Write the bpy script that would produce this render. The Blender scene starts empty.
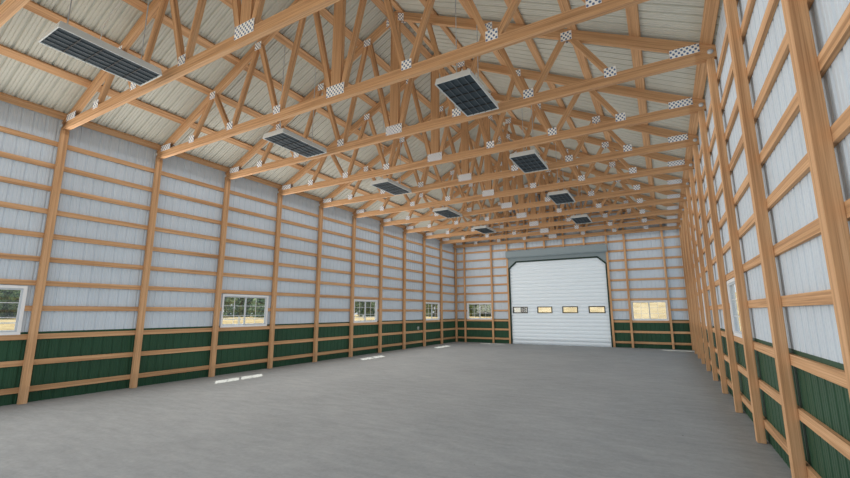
import bpy, bmesh, math, random
from mathutils import Vector, Matrix
random.seed(7)
SC = bpy.context.scene
COL = SC.collection

# ------------------------------------------------------------------ camera
W = 12.18            # distance between the left and right post lines
FAR = 22.0           # far gable
NEAR = -6.0          # open end of the barn, behind the camera
def camera():
    cd = bpy.data.cameras.new('camera')
    cd.sensor_fit = 'HORIZONTAL'; cd.sensor_width = 36.0
    cd.lens = 414.806 / 850 * 36.0
    cd.clip_start = .05; cd.clip_end = 400
    o = bpy.data.objects.new('camera', cd); COL.objects.link(o)
    yaw, pitch, roll = -0.518385366, 0.175388438, -0.00239682827
    f = Vector((math.sin(yaw)*math.cos(pitch), math.cos(yaw)*math.cos(pitch), math.sin(pitch)))
    r = Vector((math.cos(yaw), -math.sin(yaw), 0)); u = r.cross(f)
    r2 = r*math.cos(roll) + u*math.sin(roll); u2 = -r*math.sin(roll) + u*math.cos(roll)
    m = Matrix((r2, u2, -f)).transposed().to_4x4()
    m.translation = Vector((11.1985, -1.5479, 1.7569))
    o.matrix_world = m
    SC.camera = o
camera()

# ------------------------------------------------------------------ world, sun, added soft fill lamps, exposure
w = bpy.data.worlds.new('sky'); SC.world = w; w.use_nodes = True
nt = w.node_tree; nt.nodes.clear()
wo = nt.nodes.new('ShaderNodeOutputWorld'); bg = nt.nodes.new('ShaderNodeBackground')
tc = nt.nodes.new('ShaderNodeTexCoord'); sx = nt.nodes.new('ShaderNodeSeparateXYZ'); rp = nt.nodes.new('ShaderNodeValToRGB')
nt.links.new(tc.outputs['Generated'], sx.inputs[0]); nt.links.new(sx.outputs['Z'], rp.inputs[0])
rp.color_ramp.elements[0].position = 0.0; rp.color_ramp.elements[0].color = (.86, .90, .95, 1)
rp.color_ramp.elements[1].position = .6; rp.color_ramp.elements[1].color = (.45, .62, .90, 1)
nt.links.new(rp.outputs[0], bg.inputs[0]); bg.inputs[1].default_value = 1.0
nt.links.new(bg.outputs[0], wo.inputs[0])

sd = bpy.data.lights.new('sun', 'SUN'); sd.energy = 8.0; sd.angle = math.radians(.6); sd.color = (1, .95, .86)
so = bpy.data.objects.new('sun', sd); COL.objects.link(so)
so.rotation_euler = Vector((.58, -.44, -1)).to_track_quat('-Z', 'Y').to_euler()

def area(name, loc, direction, sx_, sy_, power, color=(1, 1, 1)):
    d = bpy.data.lights.new(name, 'AREA'); d.shape = 'RECTANGLE'; d.size = sx_; d.size_y = sy_
    d.energy = power; d.color = color
    o = bpy.data.objects.new(name, d); COL.objects.link(o); o.location = loc
    o.rotation_euler = Vector(direction).to_track_quat('-Z', 'Y').to_euler()
    return o
area('fill_light_down', (W/2, 8, 5.65), (0, 0, -1), 12.1, 28, 475, (.97, .985, 1))  # added fill below the trusses, belongs to no fixture
area('fill_light_up', (W/2, 8, .3), (0, 0, 1), 12.0, 28, 215, (1, .975, .94))  # added fill just above the floor, brightens roof and trusses from below
area('fill_light_end', (W/2, -5.5, 3.2), (0, 1, 0), 11, 5.6, 110, (1, .985, .96))  # added fill behind the camera, shining down the barn
area('fill_light_warm_side', (.12, 6.8, 3.7), (1, 0, 0), 25, 4.0, 760, (1, .955, .89))  # added warm fill along the left wall, brightens the right side
area('fill_light_cool_side', (W-.2, 8, 3.2), (-1, 0, 0), 28, 5.6, 140, (.50, .77, 1))  # added bluish fill along the right wall, cools the left side

SC.view_settings.view_transform = 'Standard'; SC.view_settings.look = 'None'
SC.view_settings.gamma = 1.0; SC.view_settings.use_curve_mapping = False
SC.view_settings.exposure = 0.0

# ------------------------------------------------------------------ materials
def mat(name, color, rough=.6, metal=0.0, spec=.3):
    m = bpy.data.materials.new(name); m.use_nodes = True
    b = m.node_tree.nodes['Principled BSDF']
    b.inputs['Base Color'].default_value = (*color, 1); b.inputs['Roughness'].default_value = rough
    b.inputs['Metallic'].default_value = metal; b.inputs['Specular IOR Level'].default_value = spec
    return m
def N(m, t): return m.node_tree.nodes.new(t)
def L(m, a, b): m.node_tree.links.new(a, b)
def ramp(m, fac, stops):
    r = N(m, 'ShaderNodeValToRGB'); e = r.color_ramp.elements
    e[0].position, e[0].color = stops[0][0], (*stops[0][1], 1)
    e[1].position, e[1].color = stops[-1][0], (*stops[-1][1], 1)
    for p, c in stops[1:-1]:
        q = e.new(p); q.color = (*c, 1)
    L(m, fac, r.inputs[0]); return r.outputs[0]
def noise(m, vec, scale, detail=4, rough=.55, dist=0):
    n = N(m, 'ShaderNodeTexNoise'); n.inputs['Scale'].default_value = scale
    n.inputs['Detail'].default_value = detail; n.inputs['Roughness'].default_value = rough
    n.inputs['Distortion'].default_value = dist
    L(m, vec, n.inputs['Vector']); return n.outputs['Fac']
def mapping(m, src, scale):
    p = N(m, 'ShaderNodeMapping'); p.inputs['Scale'].default_value = scale
    L(m, src, p.inputs[0]); return p.outputs[0]
def bump(m, h, strength, dist=.01):
    b = N(m, 'ShaderNodeBump'); b.inputs['Strength'].default_value = strength
    b.inputs['Distance'].default_value = dist
    L(m, h, b.inputs['Height']); L(m, b.outputs[0], m.node_tree.nodes['Principled BSDF'].inputs['Normal'])
def base(m, out): L(m, out, m.node_tree.nodes['Principled BSDF'].inputs['Base Color'])

def wood(name, dark, mid, light):
    m = mat(name, mid, .75, 0, .2)
    uv = N(m, 'ShaderNodeTexCoord').outputs['UV']
    g = noise(m, mapping(m, uv, (.9, 85, 1)), 1.0, 5, .65, .4)
    h = noise(m, mapping(m, uv, (.35, 16, 1)), 1.0, 3, .5, .8)
    mx = N(m, 'ShaderNodeMix'); mx.inputs[0].default_value = .5
    L(m, g, mx.inputs[2]); L(m, h, mx.inputs[3])
    base(m, ramp(m, mx.outputs[0], [(.36, dark), (.5, mid), (.62, light)]))
    bump(m, g, .12, .004)
    return m
WOOD = wood('pine_wood', (.37, .205, .105), (.575, .338, .176), (.71, .45, .26))

def cladding(name, color, var):
    m = mat(name, color, .55, 0, .35)
    oc = N(m, 'ShaderNodeTexCoord').outputs['Object']
    n = noise(m, oc, .9, 4)
    a = tuple(c*(1-var) for c in color); b = tuple(min(1, c*(1+var)) for c in color)
    base(m, ramp(m, n, [(.35, a), (.65, b)]))
    return m
WHITE = cladding('white_steel', (.575, .655, .735), .04)
GREEN = cladding('green_steel', (.016, .068, .033), .12)
ROOF = cladding('beige_steel', (.56, .565, .505), .05)

def concrete():
    m = mat('concrete', (.3, .3, .3), .85, 0, .25)
    oc = N(m, 'ShaderNodeTexCoord').outputs['Object']
    big = noise(m, oc, .5, 5, .6, .3)
    fine = noise(m, oc, 14, 8, .8)
    streak = noise(m, mapping(m, oc, (1.0, 3.0, 1)), 2.0, 4, .65)
    m1 = N(m, 'ShaderNodeMix'); m1.inputs[0].default_value = .6; L(m, big, m1.inputs[2]); L(m, fine, m1.inputs[3])
    m2 = N(m, 'ShaderNodeMix'); m2.inputs[0].default_value = .35; L(m, m1.outputs[0], m2.inputs[2]); L(m, streak, m2.inputs[3])
    c = ramp(m, m2.outputs[0], [(.34, (.200, .214, .219)), (.5, (.264, .278, .284)), (.66, (.328, .341, .346))])
    v = N(m, 'ShaderNodeTexVoronoi'); v.inputs['Scale'].default_value = 1.6; v.inputs['Randomness'].default_value = 1
    L(m, oc, v.inputs['Vector'])
    lt = N(m, 'ShaderNodeMath'); lt.operation = 'LESS_THAN'; lt.inputs[1].default_value = .028
    L(m, v.outputs['Distance'], lt.inputs[0])
    mc = N(m, 'ShaderNodeMix'); mc.data_type = 'RGBA'; L(m, lt.outputs[0], mc.inputs[0]); L(m, c, mc.inputs[6])
    mc.inputs[7].default_value = (.12, .12, .12, 1)
    base(m, mc.outputs[2]); bump(m, fine, .4, .006)
    return m
CONC = concrete()

def nailplate():
    m = mat('galvanised_nail_plate', (.9, .9, .9), .5, 0, .4)
    oc = N(m, 'ShaderNodeTexCoord').outputs['UV']
    s = N(m, 'ShaderNodeSeparateXYZ'); L(m, oc, s.inputs[0])
    def sn(sock, k, off):
        a = N(m, 'ShaderNodeMath'); a.operation = 'MULTIPLY_ADD'; a.inputs[1].default_value = k; a.inputs[2].default_value = off
        L(m, sock, a.inputs[0]); b = N(m, 'ShaderNodeMath'); b.operation = 'SINE'; L(m, a.outputs[0], b.inputs[0]); return b.outputs[0]
    # staggered rows of punched slots
    a = sn(s.outputs[0], 2*math.pi/.078, 0); b = sn(s.outputs[1], 2*math.pi/.088, 0)
    p = N(m, 'ShaderNodeMath'); p.operation = 'MULTIPLY'; L(m, a, p.inputs[0]); L(m, b, p.inputs[1])
    base(m, ramp(m, p.outputs[0], [(.18, (.97, .97, .96)), (.30, (.09, .17, .34))]))
    return m
PLATE = nailplate()
BOLT = mat('zinc_bolt', (.62, .66, .70), .4, .3)
HOUSING = mat('light_grey_enamel', (.62, .66, .66), .45)
LOUVRE = mat('dark_lamp_glass', (.035, .052, .066), .6, 0, .15)
FIN = mat('louvre_fin', (.075, .095, .11), .6)
ROD = mat('hanger_steel', (.55, .62, .68), .4, .5)
VINYL = mat('white_vinyl', (.82, .84, .86), .4)
SASHM = mat('grey_white_vinyl', (.55, .60, .65), .4)
DOORM = mat('white_door_slats', (.80, .89, .96), .5)
SEAL = mat('dark_green_seal', (.012, .035, .025), .6)
HOODM = mat('blue_grey_steel', (.25, .31, .335), .5)
BLACK = mat('black_rubber', (.02, .02, .02), .6)
OUTLET = mat('grey_plastic', (.55, .57, .53), .5)
PAINT = mat('white_paint', (.8, .8, .78), .6)
def glass():
    m = bpy.data.materials.new('window_glass'); m.use_nodes = True
    t = m.node_tree; t.nodes.clear()
    o = t.nodes.new('ShaderNodeOutputMaterial'); a = t.nodes.new('ShaderNodeBsdfTransparent'); g = t.nodes.new('ShaderNodeBsdfGlossy')
    g.inputs['Roughness'].default_value = .02; a.inputs[0].default_value = (.95, .97, .96, 1)
    mx = t.nodes.new('ShaderNodeMixShader'); mx.inputs[0].default_value = .05
    t.links.new(a.outputs[0], mx.inputs[1]); t.links.new(g.outputs[0], mx.inputs[2])
    t.links.new(mx.outputs[0], o.inputs[0]); return m
GLASS = glass()
def straw():
    m = mat('dry_straw_field', (.6, .48, .25), .95, 0, .05)
    oc = N(m, 'ShaderNodeTexCoord').outputs['Object']
    n = noise(m, oc, .8, 6, .7)
    base(m, ramp(m, n, [(.35, (.30, .215, .10)), (.5, (.40, .30, .155)), (.66, (.48, .38, .22))]))
    return m
STRAW = straw()
def leafm():
    m = mat('leaves', (.1, .2, .05), .8, 0, .15)
    oc = N(m, 'ShaderNodeTexCoord').outputs['Object']
    n = noise(m, oc, 2.2, 5, .7)
    base(m, ramp(m, n, [(.36, (.09, .14, .05)), (.5, (.25, .33, .13)), (.64, (.48, .54, .29))]))
    return m
LEAF = leafm()
BARK = mat('bark', (.16, .12, .09), .9)

# ------------------------------------------------------------------ helpers
def quadbox(bm, corners, uv=None, uo=0.0, vo=0.0, lens=(1, 1, 1)):
    """corners: 8 points, index = i + 2j + 4k along axes a, b, c; uv u runs along axis a"""
    vs = [bm.verts.new(c) for c in corners]
    la, lb, lc = lens
    faces = [((0, 1, 3, 2), 'ab'), ((4, 6, 7, 5), 'ab'), ((0, 4, 5, 1), 'ac'), ((2, 3, 7, 6), 'ac'),
             ((0, 2, 6, 4), 'bc'), ((1, 5, 7, 3), 'bc')]
    for idx, kind in faces:
        f = bm.faces.new([vs[i] for i in idx])
        if uv is not None:
            for lp, i in zip(f.loops, idx):
                A = (i & 1)*la; B = ((i >> 1) & 1)*lb; Cc = ((i >> 2) & 1)*lc
                if kind == 'ab': q = (A + uo, B + vo)
                elif kind == 'ac': q = (A + uo, Cc + vo + 3.3)
                else: q = (B*.3 + uo, Cc + vo + 6.1)
                lp[uv].uv = q
def finish(bm, name, m, parent=None):
    bmesh.ops.recalc_face_normals(bm, faces=bm.faces)
    me = bpy.data.meshes.new(name); bm.to_mesh(me); bm.free()
    me.materials.append(m)
    o = bpy.data.objects.new(name, me); COL.objects.link(o)
    if parent is not None: o.parent = parent
    return o
def newbm():
    bm = bmesh.new(); uv = bm.loops.layers.uv.new('UVMap'); return bm, uv
def addbox(bm, uv, lo, hi, axis=None):
    lo = Vector(lo); hi = Vector(hi); d = hi - lo
    if axis is None: axis = max(range(3), key=lambda i: d[i])
    oth = [i for i in range(3) if i != axis]
    cs = []
    for k in (0, 1):
        for j in (0, 1):
            for i in (0, 1):
                p = [0, 0, 0]
                p[axis] = (lo, hi)[i][axis]; p[oth[0]] = (lo, hi)[j][oth[0]]; p[oth[1]] = (lo, hi)[k][oth[1]]
                cs.append(Vector(p))
    quadbox(bm, cs, uv, random.uniform(0, 20), random.uniform(0, 20), (d[axis], d[oth[0]], d[oth[1]]))
def box(name, lo, hi, m, parent=None, axis=None, bevel=0):
    bm, uv = newbm(); addbox(bm, uv, lo, hi, axis)
    o = finish(bm, name, m, parent)
    if bevel:
        b = o.modifiers.new('bevel', 'BEVEL'); b.width = bevel; b.segments = 2
    return o
def beam_xz(name, p, q, width, y0, y1, m, parent=None, cut0=None, cut1=None):
    """timber in an x-z plane from p to q (2-D), `width` deep, between y0 and y1; cut0/cut1 'x' = plumb cut ends"""
    p = Vector((p[0], 0, p[1])); q = Vector((q[0], 0, q[1]))
    d = (q - p); ln = d.length; d.normalize(); n = Vector((-d.z, 0, d.x))
    bm, uv = newbm(); cs = []
    for y in (y0, y1):
        for s in (-.5, .5):
            for e, cut in ((p, cut0), (q, cut1)):
                c = e + n*width*s
                if cut == 'x':   # slide along d so that x equals the end's x
                    c = c + d*((e.x - c.x)/d.x)
                cs.append(Vector((c.x, y, c.z)))
    quadbox(bm, cs, uv, random.uniform(0, 20), random.uniform(0, 20), (ln, width, abs(y1-y0)))
    return finish(bm, name, m, parent)
def ring(bm, uv, mk, a0, a1, b0, b1, t, c0, c1):
    """rectangular frame of bar width t in the (a,b) plane, depth c0..c1; mk maps (a,b,c) -> xyz"""
    for (x0, x1, y0, y1) in ((a0, a1, b0, b0+t), (a0, a1, b1-t, b1), (a0, a0+t, b0+t, b1-t), (a1-t, a1, b0+t, b1-t)):
        P, Q = mk(x0, y0, c0), mk(x1, y1, c1)
        addbox(bm, uv, [min(a, b) for a, b in zip(P, Q)], [max(a, b) for a, b in zip(P, Q)])
def mbox(bm, uv, mk, a0, a1, b0, b1, c0, c1):
    P, Q = mk(a0, b0, c0), mk(a1, b1, c1)
    addbox(bm, uv, [min(a, b) for a, b in zip(P, Q)], [max(a, b) for a, b in zip(P, Q)])
def root(name, loc, label=None, cat=None, group=None, kind=None):
    o = bpy.data.objects.new(name, None); COL.objects.link(o); o.location = loc; o.empty_display_size = .2
    tag(o, label, cat, group, kind); return o
def tag(o, label=None, cat=None, group=None, kind=None):
    if label: o['label'] = label
    if cat: o['category'] = cat
    if group: o['group'] = group
    if kind: o['kind'] = kind
    return o
def copy_tree(o, parent=None):
    c = o.copy(); COL.objects.link(c); c.parent = parent
    for ch in [k for k in bpy.data.objects if k.parent == o]:
        copy_tree(ch, c)
    return c
ORD = ['nearest the camera', 'second from the camera', 'third from the camera', 'fourth from the camera', 'fifth from the camera',
       'sixth from the camera', 'seventh from the camera', 'eighth from the camera', 'ninth from the camera',
       'tenth from the camera', 'eleventh from the camera', 'twelfth from the camera']
NTH = ['first', 'second', 'third', 'fourth', 'fifth', 'sixth', 'seventh', 'eighth', 'ninth', 'tenth', 'eleventh',
       'twelfth', 'thirteenth', 'fourteenth', 'fifteenth', 'sixteenth', 'seventeenth', 'eighteenth', 'nineteenth', 'twentieth']

ROOF0 = 6.055                      # roof sheet height over x = 0
def roofz(x): return ROOF0 + .5*(x if x <= W/2 else W - x)

# ------------------------------------------------------------------ setting: floor, ground, cladding
tag(box('floor', (-.12, NEAR, -.12), (W+.12, FAR+.12, 0), CONC, axis=1), kind='structure')

def ground():
    bm, uv = newbm(); nx, ny = 60, 60
    vs = []
    for j in range(ny+1):
        for i in range(nx+1):
            x = -90 + 190*i/nx; y = -40 + 190*j/ny
            h = 0
            t = max(0, min(1, (y - 36)/24)); s = max(0, min(1, (x + 7.0 + (y-50)*.34)/3))
            h = 4.2*t*t*(3-2*t)*s*s*(3-2*s)
            u = max(0, min(1, (math.hypot(x - 11, y) - 30)/35)); h = max(h, 1.25*u*u*(3-2*u))
            vs.append(bm.verts.new((x, y, -.13 + h + (.05*math.sin(x*1.3)*math.cos(y*.9) if (y > 26 or x < -4) else 0)-.03)))
    for j in range(ny):
        for i in range(nx):
            a = j*(nx+1)+i
            f = bm.faces.new((vs[a], vs[a+1], vs[a+nx+2], vs[a+nx+1])); f.smooth = True
    return tag(finish(bm, 'ground', STRAW), kind='structure')
ground()

PITCH = .2; RIB = .014
def corr_points(s0, s1, extra=()):
    """(s, depth) along a ribbed sheet: narrow trapezoid channels every PITCH and two fine pencil ribs between"""
    prof = [(0, 0), (.022, 0), (.030, .005), (.038, 0), (.076, 0), (.088, RIB), (.112, RIB), (.124, 0), (.162, 0), (.170, .005), (.178, 0)]
    pts = []
    k = math.floor(s0/PITCH)
    while k*PITCH < s1:
        for s, d in prof:
            v = k*PITCH + s
            if s0 < v < s1: pts.append((round(v, 5), d))
        k += 1
    for e in (s0, s1): pts.append((e, 0))
    def dep(v):
        t = v % PITCH
        pr = prof + [(PITCH, 0)]
        for (a, da), (b, db) in zip(pr, pr[1:]):
            if a <= t <= b: return da + (db-da)*(t-a)/(b-a)
        return 0
    for e in extra:
        if s0 < e < s1: pts.append((e, dep(e)))
    pts = sorted(dict(pts).items())
    return pts
def sheet(name, mk, s0, s1, b0, b1, holes, m, parent=None, kind='structure'):
    """ribbed sheet: s along the wall, b up (callables of s), ribs outward; holes = (s0,s1,b0,b1)"""
    bm, uv = newbm()
    f0 = b0 if callable(b0) else (lambda s: b0)
    f1 = b1 if callable(b1) else (lambda s: b1)
    ex = [h[0] for h in holes] + [h[1] for h in holes]
    pts = corr_points(s0, s1, ex)
    for (a, da), (c, dc) in zip(pts, pts[1:]):
        mid = (a+c)/2
        iv = [(f0(mid), f1(mid), True)]
        hs = sorted([(h[2], h[3]) for h in holes if h[0] - 1e-6 <= mid <= h[1] + 1e-6])
        cuts = []; lo = 'bot'
        segs = []; cur = None
        prev = None
        for (h0, h1) in hs:
            segs.append((prev, h0)); prev = h1
        segs.append((prev, None))
        for (z0, z1) in segs:
            za0 = f0(a) if z0 is None else z0; zc0 = f0(c) if z0 is None else z0
            za1 = f1(a) if z1 is None else z1; zc1 = f1(c) if z1 is None else z1
            if za1 - za0 < 1e-4 and zc1 - zc0 < 1e-4: continue
            vs = [bm.verts.new(mk(a, za0, da)), bm.verts.new(mk(c, zc0, dc)), bm.verts.new(mk(c, zc1, dc)), bm.verts.new(mk(a, za1, da))]
            bm.faces.new(vs)
    bmesh.ops.remove_doubles(bm, verts=bm.verts, dist=1e-5)
    o = finish(bm, name, m, parent)
    if kind and parent is None: o['kind'] = kind
    return o
PX = .09                                   # cladding stands this far outside the post line
mkL = lambda s, z, d: (-PX - d, s, z)
mkR = lambda s, z, d: (W + PX + d, s, z)
mkF = lambda s, z, d: (s, FAR + PX + d, z)
WZ0, WZ1 = 1.34, 2.31                       # windows, bottom and top
WIN_L = [(.18, 1.82), (6.18, 7.82), (12.18, 13.82), (18.18, 19.82)]
WIN_R = [(6.18, 7.82), (12.18, 13.82), (18.18, 19.82)]
WIN_F = [(.70, 2.31), (9.71, 11.32)]
DX0, DX1, DZ = 3.42, 8.73, 4.70             # overhead door
BASEZ = 1.375                               # top of the green wainscot
holesL = [(a, b, WZ0, WZ1) for a, b in WIN_L]; holesR = [(a, b, WZ0, WZ1) for a, b in WIN_R]
holesF = [(a, b, WZ0, WZ1) for a, b in WIN_F]
topL = ROOF0 - .05
def clad(side, mk, s0, s1, top, holes, door=None):
    hw = [h for h in holes]; hg = []
    if door:
        hw = hw + [(door[0], door[1], -1, door[2])]; hg = [(door[0], door[1], -1, BASEZ+1)]
    up = [(h[0], h[1], max(h[2], BASEZ-.001), h[3]) for h in hw if h[3] > BASEZ]
    up = [(h[0], h[1], BASEZ if h[2] < BASEZ else h[2], h[3]) for h in up]
    low = [(h[0], h[1], h[2], BASEZ) for h in holes if h[2] < BASEZ] + [(h[0], h[1], 0, BASEZ) for h in hg]
    wl = sheet('wall_' + side, mk, s0, s1, BASEZ, top, up, WHITE)
    sheet('wainscot', mk, s0, s1, 0.0, BASEZ, low, GREEN, wl)
    # dark green drip trim between white and green sheets
    cuts = sorted([(h[0], h[1]) for h in holes] + ([(door[0], door[1])] if door else []))
    bm, uv = newbm(); p = s0
    for a, b in cuts + [(s1, s1)]:
        if a - p > .02: mbox(bm, uv, mk, p, a, BASEZ-.03, BASEZ+.012, -.0012, .003)
        p = b
    finish(bm, 'drip_trim', GREEN, wl)
    return wl
clad('left', mkL, NEAR, FAR+PX, topL, holesL)
clad('right', mkR, NEAR, FAR+PX, topL, holesR)
clad('far', mkF, -PX, W+PX, lambda s: roofz(s) - .005, holesF, (DX0-.02, DX1+.02, DZ+.02))
# open gable end behind the camera: a header wall and two side returns
bm, uv = newbm()
for (x0, x1, z0, z1) in ((-.12, .5, 0, 6.05), (W-.5, W+.12, 0, 6.05)):
    addbox(bm, uv, (x0, NEAR-.06, z0), (x1, NEAR, z1))
vs = [bm.verts.new(v) for v in ((-.12, NEAR-.03, 6.0), (W+.12, NEAR-.03, 6.0), (W/2, NEAR-.03, roofz(W/2)))]
bm.faces.new(vs)
tag(finish(bm, 'wall_back', WHITE), kind='structure')
# roof sheets
def roof():
    bm, uv = newbm()
    pts = corr_points(NEAR, FAR+.25)
    for side in (0, 1):
        for (a, da), (c, dc) in zip(pts, pts[1:]):
            xe = -.35
            q = []
            for (s, d, x) in ((a, da, xe), (c, dc, xe), (c, dc, W/2), (a, da, W/2)):
                z = ROOF0 + .5*x + d*2.2
                q.append(bm.verts.new((x if side == 0 else W - x, s, z)))
            bm.faces.new(q)
    bmesh.ops.remove_doubles(bm, verts=bm.verts, dist=1e-5)
    return tag(finish(bm, 'ceiling', ROOF), kind='structure')
roof()

# ------------------------------------------------------------------ windows
wn = [0]
def window(mk, a0, a1, fixed=False):
    """mk(s,z,c): c positive outward from the cladding plane"""
    wn[0] += 1
    nm = 'window_%d' % wn[0]
    bm, uv = newbm()
    ring(bm, uv, mk, a0-.0, a1+.0, WZ0, WZ1, .055, -.045, .05)       # white casing
    r = tag(finish(bm, nm, VINYL), kind='structure')
    mid = (a0+a1)/2; z0, z1 = WZ0+.055, WZ1-.055
    for k, (s0, s1, c0) in enumerate(((a0+.055, mid+.022, .004), (mid-.022, a1-.055, -.026))):
        bm, uv = newbm(); ring(bm, uv, mk, s0, s1, z0, z1, .034, c0, c0+.028)
        sa = finish(bm, 'sash', SASHM, r)
        bm, uv = newbm(); c = c0+.010
        m_ = (s0+s1)/2
        mbox(bm, uv, mk, m_-.006, m_+.006, z0+.042, z1-.042, c, c+.008)
        for t in (1/3, 2/3):
            zz = z0 + (z1-z0)*t
            mbox(bm, uv, mk, s0+.042, s1-.042, zz-.006, zz+.006, c, c+.008)
        finish(bm, 'muntin', VINYL, sa)
        bm, uv = newbm(); mbox(bm, uv, mk, s0+.04, s1-.04, z0+.04, z1-.04, c+.010, c+.014)
        finish(bm, 'pane', GLASS, sa)
    return r
for a, b in WIN_L: window(mkL, a, b)
for a, b in WIN_F: window(mkF, a, b)
for a, b in WIN_R: window(mkR, a, b)

# ------------------------------------------------------------------ overhead door
def door():
    y = FAR + .055
    # slatted curtain with four openings
    wins = [(3.60, 4.41), (5.00, 5.78), (6.36, 7.13), (7.71, 8.48)]
    zb, zt = 1.725, 2.045
    bm, uv = newbm()
    lv = [(0, 0)]
    k = 0; z = 0
    pitch = .1958
    while z < DZ - .01:
        for dz, d in ((.016, .0), (.050, -.026), (.120, -.028), (.178, 0.0)):
            lv.append((z+dz, d))
        z += pitch
    lv = [q for q in lv if q[0] < DZ] + [(DZ, 0)]
    for e in (zb, zt): lv.append((e, -.020))
    lv = sorted(dict(lv).items())
    for (a, da), (c, dc) in zip(lv, lv[1:]):
        mid = (a+c)/2; xs = [(DX0, DX1)]
        if zb < mid < zt:
            xs = []; p = DX0
            for (w0, w1) in wins: xs.append((p, w0)); p = w1
            xs.append((p, DX1))
        for (x0, x1) in xs:
            bm.faces.new([bm.verts.new(v) for v in ((x0, y+da, a), (x1, y+da, a), (x1, y+dc, c), (x0, y+dc, c))])
    bmesh.ops.remove_doubles(bm, verts=bm.verts, dist=1e-5)
    r = tag(finish(bm, 'door_1', DOORM), kind='structure')
    sol = r.modifiers.new('thickness', 'SOLIDIFY'); sol.thickness = .03; sol.offset = 1
    mk = lambda a, b, c: (a, y + c, b)
    for (w0, w1) in wins:
        bm, uv = newbm(); ring(bm, uv, mk, w0-.02, w1+.02, zb-.02, zt+.02, .045, -.04, .04)
        fr = finish(bm, 'window_frame', BLACK, r)
        bm, uv = newbm(); mbox(bm, uv, mk, w0+.02, w1-.02, zb+.02, zt-.02, .0, .006)
        finish(bm, 'pane', GLASS, fr)
    # grey surround with clipped corners, and the dark seal that follows it
    ys = FAR - .035
    out = [(DX0-.03, 0), (DX0-.03, 5.27), (DX1+.03, 5.27), (DX1+.03, 0)]
    inn = [(DX0+.03, 0), (DX0+.03, 4.27), (DX0+.47, DZ-.06), (DX1-.43, DZ-.06), (DX1-.02, 4.27), (DX1-.02, 0)]
    def plate(path, t0, t1, ya, yb, name, m):
        bm, uv = newbm()
        for (p, q) in zip(path, path[1:]):
            p = Vector(p); q = Vector(q); d = (q-p).normalized(); n = Vector((-d.y, d.x))
            cs = []
            for yy in (ya, yb):
                for t in (t0, t1):
                    for e, s in ((p, -.012), (q, .012)):
                        v = e + n*t + d*s; cs.append(Vector((v.x, yy, max(v.y, 0))))
            quadbox(bm, cs, uv, 0, 0, (1, 1, 1))
        return finish(bm, name, m, r)
    plate(inn, -.035, .045, ys-.005, FAR+.03, 'door_seal', SEAL)
    bm, uv = newbm()
    for poly in ([(DX0-.05, 4.24), (DX0+.02, 4.24), (DX0+.46, DZ-.03), (DX0+.46, 5.0), (DX0-.05, 5.0)],
                 [(DX1+.05, 4.24), (DX1-.01, 4.24), (DX1-.42, DZ-.03), (DX1-.42, 5.0), (DX1+.05, 5.0)],
                 [(DX0+.46, DZ-.03), (DX1-.42, DZ-.03), (DX1-.42, 5.0), (DX0+.46, 5.0)]):
        f = bm.faces.new([bm.verts.new((x, ys+.02, z)) for x, z in poly])
        g = bmesh.ops.extrude_face_region(bm, geom=[f])
        bmesh.ops.translate(bm, verts=[v for v in g['geom'] if isinstance(v, bmesh.types.BMVert)], vec=(0, .03, 0))
    finish(bm, 'surround', HOODM, r)
    # projecting hood over the coil
    bm, uv = newbm(); 
    prof = [(0, 4.88), (.0, 5.28), (-.20, 5.28), (-.24, 5.22), (-.24, 4.94), (-.20, 4.88)]
    n = len(prof); yb = ys + .03
    A = [bm.verts.new((DX0-.08, yb+p, z)) for p, z in prof]; B = [bm.verts.new((DX1+.10, yb+p, z)) for p, z in prof]
    for i in range(n): bm.faces.new((A[i], A[(i+1) % n], B[(i+1) % n], B[i]))
    bm.faces.new(A); bm.faces.new(B[::-1])
    finish(bm, 'hood', HOODM, r)
door()

# ------------------------------------------------------------------ wall posts
PT = 5.74
def post(x, y, lx, ly, z1, label, group, src=None):
    if src is None:
        o = box('wall_post', (-lx/2, -ly/2, 0), (lx/2, ly/2, z1), WOOD, axis=2, bevel=.004)
    else:
        o = src.copy(); COL.objects.link(o)
    o.location = (x, y, 0)
    return tag(o, label, 'wall post', group)
src = None
for i in range(1, 12):
    y = 2*i if i < 11 else 21.955
    lab = 'upright timber wall post on the left wall, ' + (ORD[i-1] if i < 11 else 'in the far corner')
    o = post(0, y, .10, .13, PT, lab, 'posts along the left wall', src); src = src or o
for i in range(1, 12):
    y = 2*i if i < 11 else 21.955
    lab = 'upright timber wall post on the right wall, ' + (ORD[i-1] if i < 11 else 'in the far corner')
    o = post(W, y, .10, .13, PT, lab, 'posts along the right wall', src)
FP = [(.58, 'far wall post just right of the left corner'), (2.35, 'far wall post on the right side of the left window'),
      (3.355, 'far wall post forming the left jamb of the overhead door'), (8.80, 'far wall post forming the right jamb of the overhead door'),
      (9.65, 'far wall post on the left side of the right window'), (11.38, 'far wall post on the right side of the right window')]
for x, lab in FP:
    post(x, FAR, .10, .09, roofz(x)-.10, 'upright timber ' + lab, 'posts on the far wall')
for k, (x, lab) in enumerate(((4.45, 'leftmost'), (5.55, 'second from the left'), (6.6, 'second from the right'), (7.68, 'rightmost'))):
    o = box('gable_stud', (-.045, -.045, 0), (.045, .045, roofz(x)-.10-5.29), WOOD, axis=2)
    o.location = (x, FAR, 5.29)
    tag(o, 'short timber stud above the overhead door hood, ' + lab, 'stud', 'studs above the overhead door')

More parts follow.
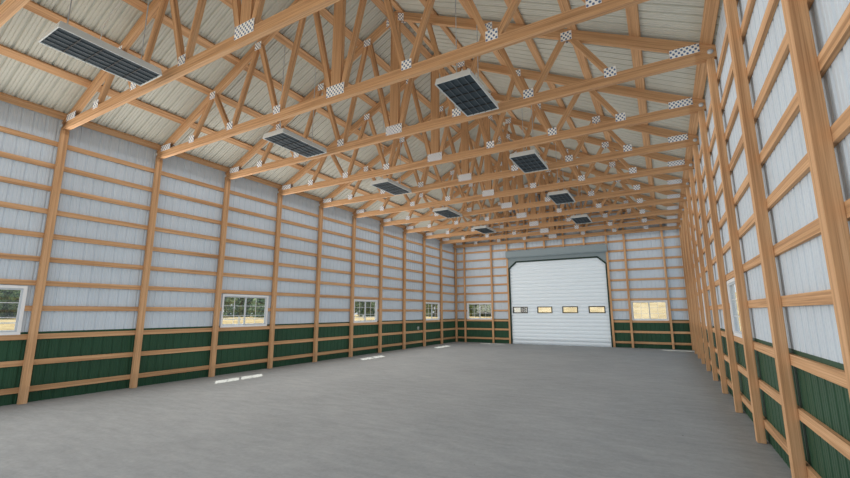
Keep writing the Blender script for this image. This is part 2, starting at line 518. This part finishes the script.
# ------------------------------------------------------------------ girts
GZ = [.26, .78, 1.29, 1.86, 2.38, 2.88, 3.38, 3.90, 4.40, 4.90, 5.41]
GH = .105
ROWN = ['lowest row near the floor', 'second row up', 'third row up, topping the green wainscot', 'fourth row up',
        'fifth row up above the windows', 'sixth row up', 'seventh row up', 'eighth row up', 'ninth row up', 'tenth row up', 'topmost row under the eave']
def girt_y(xa, xb, y0, y1, z, label, group):
    o = box('girt', (0, y0, -GH/2), (xb-xa, y1, GH/2), WOOD, axis=1)
    o.location = (xa, 0, z)
    tag(o, label, 'girt', group)
def side_girts(side, xa, xb, wins):
    grp = 'horizontal girts on the %s wall' % side
    for r, z in enumerate(GZ):
        if r != 3:
            girt_y(xa, xb, NEAR+.05, FAR-.01, z, 'long timber girt on the %s wall, %s' % (side, ROWN[r]), grp)
        else:
            p = NEAR+.05
            ends = wins + [(FAR-.01, None)]
            for k, (a, b) in enumerate(ends):
                if k == 0: t = 'nearer than every window'
                elif k < len(wins): t = 'between its %s and %s windows' % (NTH[k-1], NTH[k])
                else: t = 'beyond the farthest window'
                girt_y(xa, xb, p, a, z, 'timber girt on the %s wall at window height, %s' % (side, t), grp)
                p = b
side_girts('left', -.088, -.05, WIN_L)
side_girts('right', W+.05, W+.088, WIN_R)
def girt_x(x0, x1, z, label):
    o = box('girt', (x0, 0, -GH/2), (x1, .038, GH/2), WOOD, axis=0)
    o.location = (0, FAR+.0475, z)
    tag(o, label, 'girt', 'horizontal girts on the far wall')
for r, z in enumerate(GZ):
    for side, x0, x1, (wa, wb) in (('left', -.04, 3.38, WIN_F[0]), ('right', 8.78, W+.04, WIN_F[1])):
        if r == 3:
            girt_x(x0, wa, z, 'short timber girt on the far wall, left of the %s window' % side)
            girt_x(wb, x1, z, 'short timber girt on the far wall, right of the %s window' % side)
        else:
            if z > 5.3: continue
            girt_x(x0, x1, z, 'timber girt on the far wall, %s of door, %s' % (side, ROWN[r]))
    if z > 5.3: girt_x(-.04, W+.04, z, 'long timber girt on the far wall just above the door hood')
for k, z in enumerate((5.92, 6.45, 6.98, 7.51, 8.04, 8.56)):
    e = max(-.04, (z + .12 - ROOF0)*2)
    girt_x(e, W - e, z, 'timber girt in the far gable behind the trusses, %s row above the door' % NTH[k+1])

# ------------------------------------------------------------------ purlins
PUR = [.015, 1.01, 2.03, 3.01, 4.0, 5.0, 5.93]
PNAME = ['at the eave', 'second up from the eave', 'third up from the eave', 'fourth up from the eave', 'fifth up from the eave', 'sixth up from the eave', 'beside the ridge']
for side in ('left', 'right'):
    for k, x in enumerate(PUR):
        s = 1 if side == 'left' else -1
        bm, uv = newbm(); wdt = .18; th = .045
        d = Vector((s*2, 0, 1)).normalized(); n = Vector((-s*1, 0, 2)).normalized()
        cs = []
        for c in (-th, 0):
            for b in (-wdt/2, wdt/2):
                for y in (NEAR+.02, FAR+.04):
                    cs.append(d*b + n*c + Vector((0, y, 0)))
        quadbox(bm, cs, uv, random.uniform(0, 9), random.uniform(0, 9), (28, wdt, th))
        o = finish(bm, 'roof_purlin', WOOD)
        xx = x if s == 1 else W - x
        o.location = (xx, 0, roofz(xx)-.002)
        tag(o, 'long timber purlin under the %s roof slope, %s' % (side, PNAME[k]), 'purlin', 'purlins under the %s roof slope' % side)

# ------------------------------------------------------------------ roof trusses
TT = .09
BZ0, BZ1 = 5.745, 5.93
TC0 = 5.90                                    # top chord centre line over x = 0
def make_truss():
    r = root('roof_truss', (0, 0, 0))
    y0, y1 = -TT/2, TT/2
    bm, uv = newbm()
    # bottom chord with clipped ends under the slope
    cs = []
    for y in (y0, y1):
        for z, e in ((BZ0, -.06), (BZ1, -.06)):
            for x in (e, W - e): cs.append(Vector((x, y, z)))
    quadbox(bm, cs, uv, 2.2, 1.1, (W, BZ1-BZ0, TT))
    finish(bm, 'bottom_chord', WOOD, r)
    tcz = lambda x: TC0 + .5*x
    beam_xz('top_chord', (-.16, tcz(-.16)), (W/2, tcz(W/2)), .185, y0, y1, WOOD, r, 'x', 'x')
    beam_xz('top_chord', (W/2, tcz(W/2)), (W+.16, tcz(-.16)), .185, y0, y1, WOOD, r, 'x', 'x')
    B = [1.47, 2.94, 4.49, W/2]; T = [2.16, 3.72, 5.25]
    yy0, yy1 = y0+.004, y1-.004
    def web(p, q, wd=.105):
        for s in (0, 1):
            a = p if s == 0 else (W - p[0], p[1]); b = q if s == 0 else (W - q[0], q[1])
            beam_xz('web', a, b, wd, yy0 + .002*s, yy1 - .002*s, WOOD, r)
    bz = BZ1 - .03
    tz = lambda x: tcz(x) - .05
    web((B[0]-.03, bz), (T[0]-.05, tz(T[0])))
    web((T[0]+.06, tz(T[0])), (B[1]-.07, bz))
    web((B[1]+.05, bz), (T[1]-.05, tz(T[1])))
    web((T[1]+.06, tz(T[1])), (B[2]-.06, bz))
    web((B[2]+.06, bz), (T[2]-.05, tz(T[2])))
    web((T[2]+.05, tz(T[2])), (B[3]-.15, bz))
    beam_xz('king_post', (W/2, BZ1-.01), (W/2, tcz(W/2)-.02), .235, y0+.001, y1-.001, WOOD, r)
    def plate(x, z, w_, h_, slope=0.0):
        for f in (-1, 1):
            bm, uv = newbm(); yc = f*(TT/2 + .003)
            cs = []
            for y in (yc-.003, yc+.003):
                for b in (-h_/2, h_/2):
                    for a in (-w_/2, w_/2):
                        cs.append(Vector((x + a, y, z + b + slope*a)))
            quadbox(bm, cs, uv, .0, .0, (w_, h_, .001))
            finish(bm, 'nail_plate', PLATE, r)
    for s in (0, 1):
        X = lambda x: x if s == 0 else W - x
        sg = 1 if s == 0 else -1
        plate(X(.335), 5.985, .42, .15)
        for b in B[:3]: plate(X(b-.01), 5.965, .20, .175)
        for t in T: plate(X(t), tcz(t)-.05, .20, .18)
        plate(X(W/2-.17), tcz(W/2-.17)-.04, .16, .20, .5*sg)
    plate(W/2, 5.945, .44, .22)
    for x, zb in ((-.07, 5.87), (W+.01, 5.865)):
        bm, uv = newbm()
        bmesh.ops.create_uvsphere(bm, u_segments=14, v_segments=8, radius=.045)
        for v in bm.verts: v.co = Vector((v.co.x + x, v.co.y*.6 - TT/2 - .004, v.co.z + zb))
        for f in bm.faces: f.smooth = True
        finish(bm, 'bolt', BOLT, r)
    return r
tr = make_truss()
for i in range(12):
    t = tr if i == 0 else copy_tree(tr)
    t.location = (0, 2*i if i < 11 else 21.86, 0)
    tag(t, 'timber roof truss with white nail plates, ' + (ORD[i] if i < 11 else 'farthest, against the far gable wall'), 'roof truss', 'roof trusses')

# ------------------------------------------------------------------ ceiling lights
def make_light():
    r = root('ceiling_light', (0, 0, 0))
    hw, hl, h = .335, .69, .115
    bm, uv = newbm()
    # pan: walls and top, slightly tapered, open below
    ring_pts = []
    lo = [(-hw, -hl), (hw, -hl), (hw, hl), (-hw, hl)]; hi = [(-hw+.02, -hl+.02), (hw-.02, -hl+.02), (hw-.02, hl-.02), (-hw+.02, hl-.02)]
    inn = [(-hw+.014, -hl+.014), (hw-.014, -hl+.014), (hw-.014, hl-.014), (-hw+.014, hl-.014)]
    V = lambda l, z: [bm.verts.new((x, y, z)) for x, y in l]
    a = V(lo, 0); b = V(hi, h); c = V(inn, 0); d = V(inn, .035)
    for i in range(4):
        j = (i+1) % 4
        bm.faces.new((a[i], a[j], b[j], b[i])); bm.faces.new((c[i], c[j], a[j], a[i])); bm.faces.new((d[i], d[j], c[j], c[i]))
    bm.faces.new(b); bm.faces.new(d)
    finish(bm, 'housing', HOUSING, r)
    box('lamp_panel', (-hw+.016, -hl+.016, .018), (hw-.016, hl-.016, .030), LOUVRE, r)
    bm, uv = newbm(); n = 4
    for k in range(1, 5):
        x = -hw + .015 + (2*hw-.03)*k/5
        addbox(bm, uv, (x-.007, -hl+.016, .004), (x+.007, hl-.016, .018))
    finish(bm, 'lengthwise_fins', FIN, r)
    bm, uv = newbm()
    for k in range(1, 5):
        y = -hl + .015 + (2*hl-.03)*k/5
        addbox(bm, uv, (-hw+.016, y-.006, .003), (hw-.016, y+.006, .0175))
    finish(bm, 'cross_fins', BLACK, r)
    return r
lt = make_light()
def rod(parent, y, ztop):
    bm, uv = newbm()
    bmesh.ops.create_cone(bm, cap_ends=True, segments=8, radius1=.009, radius2=.009, depth=ztop-.12)
    for v in bm.verts: v.co = Vector((v.co.x, v.co.y + y, v.co.z + (ztop+.12)/2 - .001))
    return finish(bm, 'hanging_rod', ROD, parent)
k = 0
LZ = 5.64
for side, x in (('left', 3.96), ('right', 8.41)):
    for j, y in enumerate((1, 5, 9, 13, 17)):
        if side == 'right' and j == 0: continue
        t = lt if k == 0 else copy_tree(lt)
        k += 1
        t.location = (x, y + ((.08 if j == 0 else .0) if side == 'left' else -.03), LZ)
        n = j if side == 'left' else j-1
        last = 4 if side == 'left' else 3
        pos = ORD[n] if n < last else 'farthest from the camera'
        tag(t, 'dark louvered ceiling light hanging in the %s row, %s' % (side, pos), 'ceiling light', 'hanging ceiling lights')
for t in [o for o in bpy.data.objects if o.name.startswith('ceiling_light')]:
    zt = roofz(t.location.x) - .01 - LZ
    for yy in (-.5, .5): rod(t, yy, zt)
    if t.location.y < 2:
        pts = [(.0, -.1, .12), (.02, -.08, .5), (-.05, .0, .75), (.06, .08, 1.1), (0, .06, 1.5), (.03, .0, zt)]
        fine = []
        for a, b in zip(pts, pts[1:]):
            for q in range(5):
                h = q/5; e = h*h*(3-2*h)
                fine.append(Vector((a[0]+(b[0]-a[0])*e, a[1]+(b[1]-a[1])*e, a[2]+(b[2]-a[2])*h)))
        fine.append(Vector(pts[-1]))
        bm, uv = newbm()
        rg = [[bm.verts.new(c + Vector((.006*math.cos(a*math.pi/3), .006*math.sin(a*math.pi/3), 0))) for a in range(6)] for c in fine]
        for A, B in zip(rg, rg[1:]):
            for q in range(6): bm.faces.new((A[q], A[(q+1) % 6], B[(q+1) % 6], B[q]))
        finish(bm, 'power_cord', PAINT, t)

# ------------------------------------------------------------------ small wall box
bm, uv = newbm()
addbox(bm, uv, (-.09, 17.40, .89), (-.03, 17.50, 1.03))
o = finish(bm, 'outlet_box', OUTLET); tag(o, 'small pale grey outlet box on the green wainscot of the left wall', 'outlet box')
box('socket', (-.03, 17.425, .92), (-.026, 17.475, .99), BLACK, o)

# ------------------------------------------------------------------ outside: trees, rail fence, shed
def make_tree(seed, H=6.0):
    rnd = random.Random(seed)
    r = root('tree', (0, 0, 0))
    bm, uv = newbm()
    prev = None
    rings = []
    for (z, rad, ox) in ((0, .2, 0), (.8, .14, .03), (2.0, .11, -.05), (3.6, .06, .06), (4.8, .02, 0)):
        rings.append([bm.verts.new((ox + rad*math.cos(a*math.pi/4), rad*math.sin(a*math.pi/4), z)) for a in range(8)])
    for A, B in zip(rings, rings[1:]):
        for i in range(8): bm.faces.new((A[i], A[(i+1) % 8], B[(i+1) % 8], B[i]))
    finish(bm, 'trunk', BARK, r)
    bm, uv = newbm()
    blobs = [(rnd.uniform(-1.5, 1.5), rnd.uniform(-1.5, 1.5), rnd.uniform(.3, H-1.0), rnd.uniform(.9, 1.5)) for _ in range(20)]
    for _ in range(5200):
        bx, by, bz, br = rnd.choice(blobs)
        v = Vector((rnd.gauss(0, 1), rnd.gauss(0, 1), rnd.gauss(0, 1))).normalized()*br*rnd.uniform(.75, 1.05)
        c = Vector((bx, by, bz)) + v
        if c.z < .1: c.z = .1 + rnd.uniform(0, .5)
        nrm = (v.normalized() + Vector((rnd.uniform(-.8, .8), rnd.uniform(-.8, .8), rnd.uniform(-.2, 1)))).normalized()
        a = nrm.orthogonal().normalized(); b = nrm.cross(a); s = rnd.uniform(.16, .34)
        th = rnd.uniform(0, 6.28); a2 = a*math.cos(th) + b*math.sin(th); b2 = -a*math.sin(th) + b*math.cos(th)
        bm.faces.new([bm.verts.new(c + q) for q in (a2*s, b2*s*.55, -a2*s, -b2*s*.55)])
    me = bpy.data.meshes.new('foliage'); bm.to_mesh(me); bm.free(); me.materials.append(LEAF)
    o = bpy.data.objects.new('foliage', me); COL.objects.link(o); o.parent = r
    return r
protos = [make_tree(s) for s in (3, 8)]
k = 0
def put_tree(x, y, label):
    global k
    t = protos[k] if k < 2 else copy_tree(protos[k % 2])
    t.location = (x, y, 1.0); t.rotation_euler = (0, 0, random.uniform(0, 6.28)); s = random.uniform(1.45, 1.7)
    t.scale = (s, s, s); k += 1
    tag(t, label, 'tree', 'trees outside the windows')
def arc(R_, n, a0, a1, where):
    for i in range(n):
        a = math.radians(a0 + (a1-a0)*i/(n-1))
        x = 11.2 - R_*math.cos(a); y = -1.5 + R_*math.sin(a)
        put_tree(x, y, 'leafy green tree outside the barn, %s from the left in the %s row' % (NTH[i], where))
arc(72, 11, 5, 76, 'front')
arc(84, 12, 2, 80, 'back')
f = root('rail_fence', (-26, 0, .15), 'white rail fence in the straw field outside the left windows', 'fence')
for y in range(2, 60, 4):
    box('post', (-.08, y-.08, 0), (.08, y+.08, 1.25), PAINT, f)
for z in (.5, 1.0):
    box('rail', (.081, 1.5, z-.05), (.13, 59.5, z+.05), PAINT, f, axis=1)

s = root('field_shed', (.35, 34, -.17), 'small white field shed with dark doorway seen through the leftmost door pane', 'shed')
box('wall', (-1.0, 0, 0), (.85, 2, 2.6), PAINT, s, axis=0)
box('doorway', (.05, -.06, 0), (.52, .0, 2.45), mat('dark_doorway', (.05, .055, .06), .7), s)
bm, uv = newbm()
cs = [Vector(v) for v in ((-1.2, -.25, 2.6), (1.05, -.25, 2.6), (-1.2, 2.25, 2.6), (1.05, 2.25, 2.6), (-1.2, .9, 3.1), (1.05, .9, 3.1), (-1.2, 1.1, 3.1), (1.05, 1.1, 3.1))]
quadbox(bm, cs, uv, 0, 0, (2, 2, 1)); finish(bm, 'roof', HOODM, s)
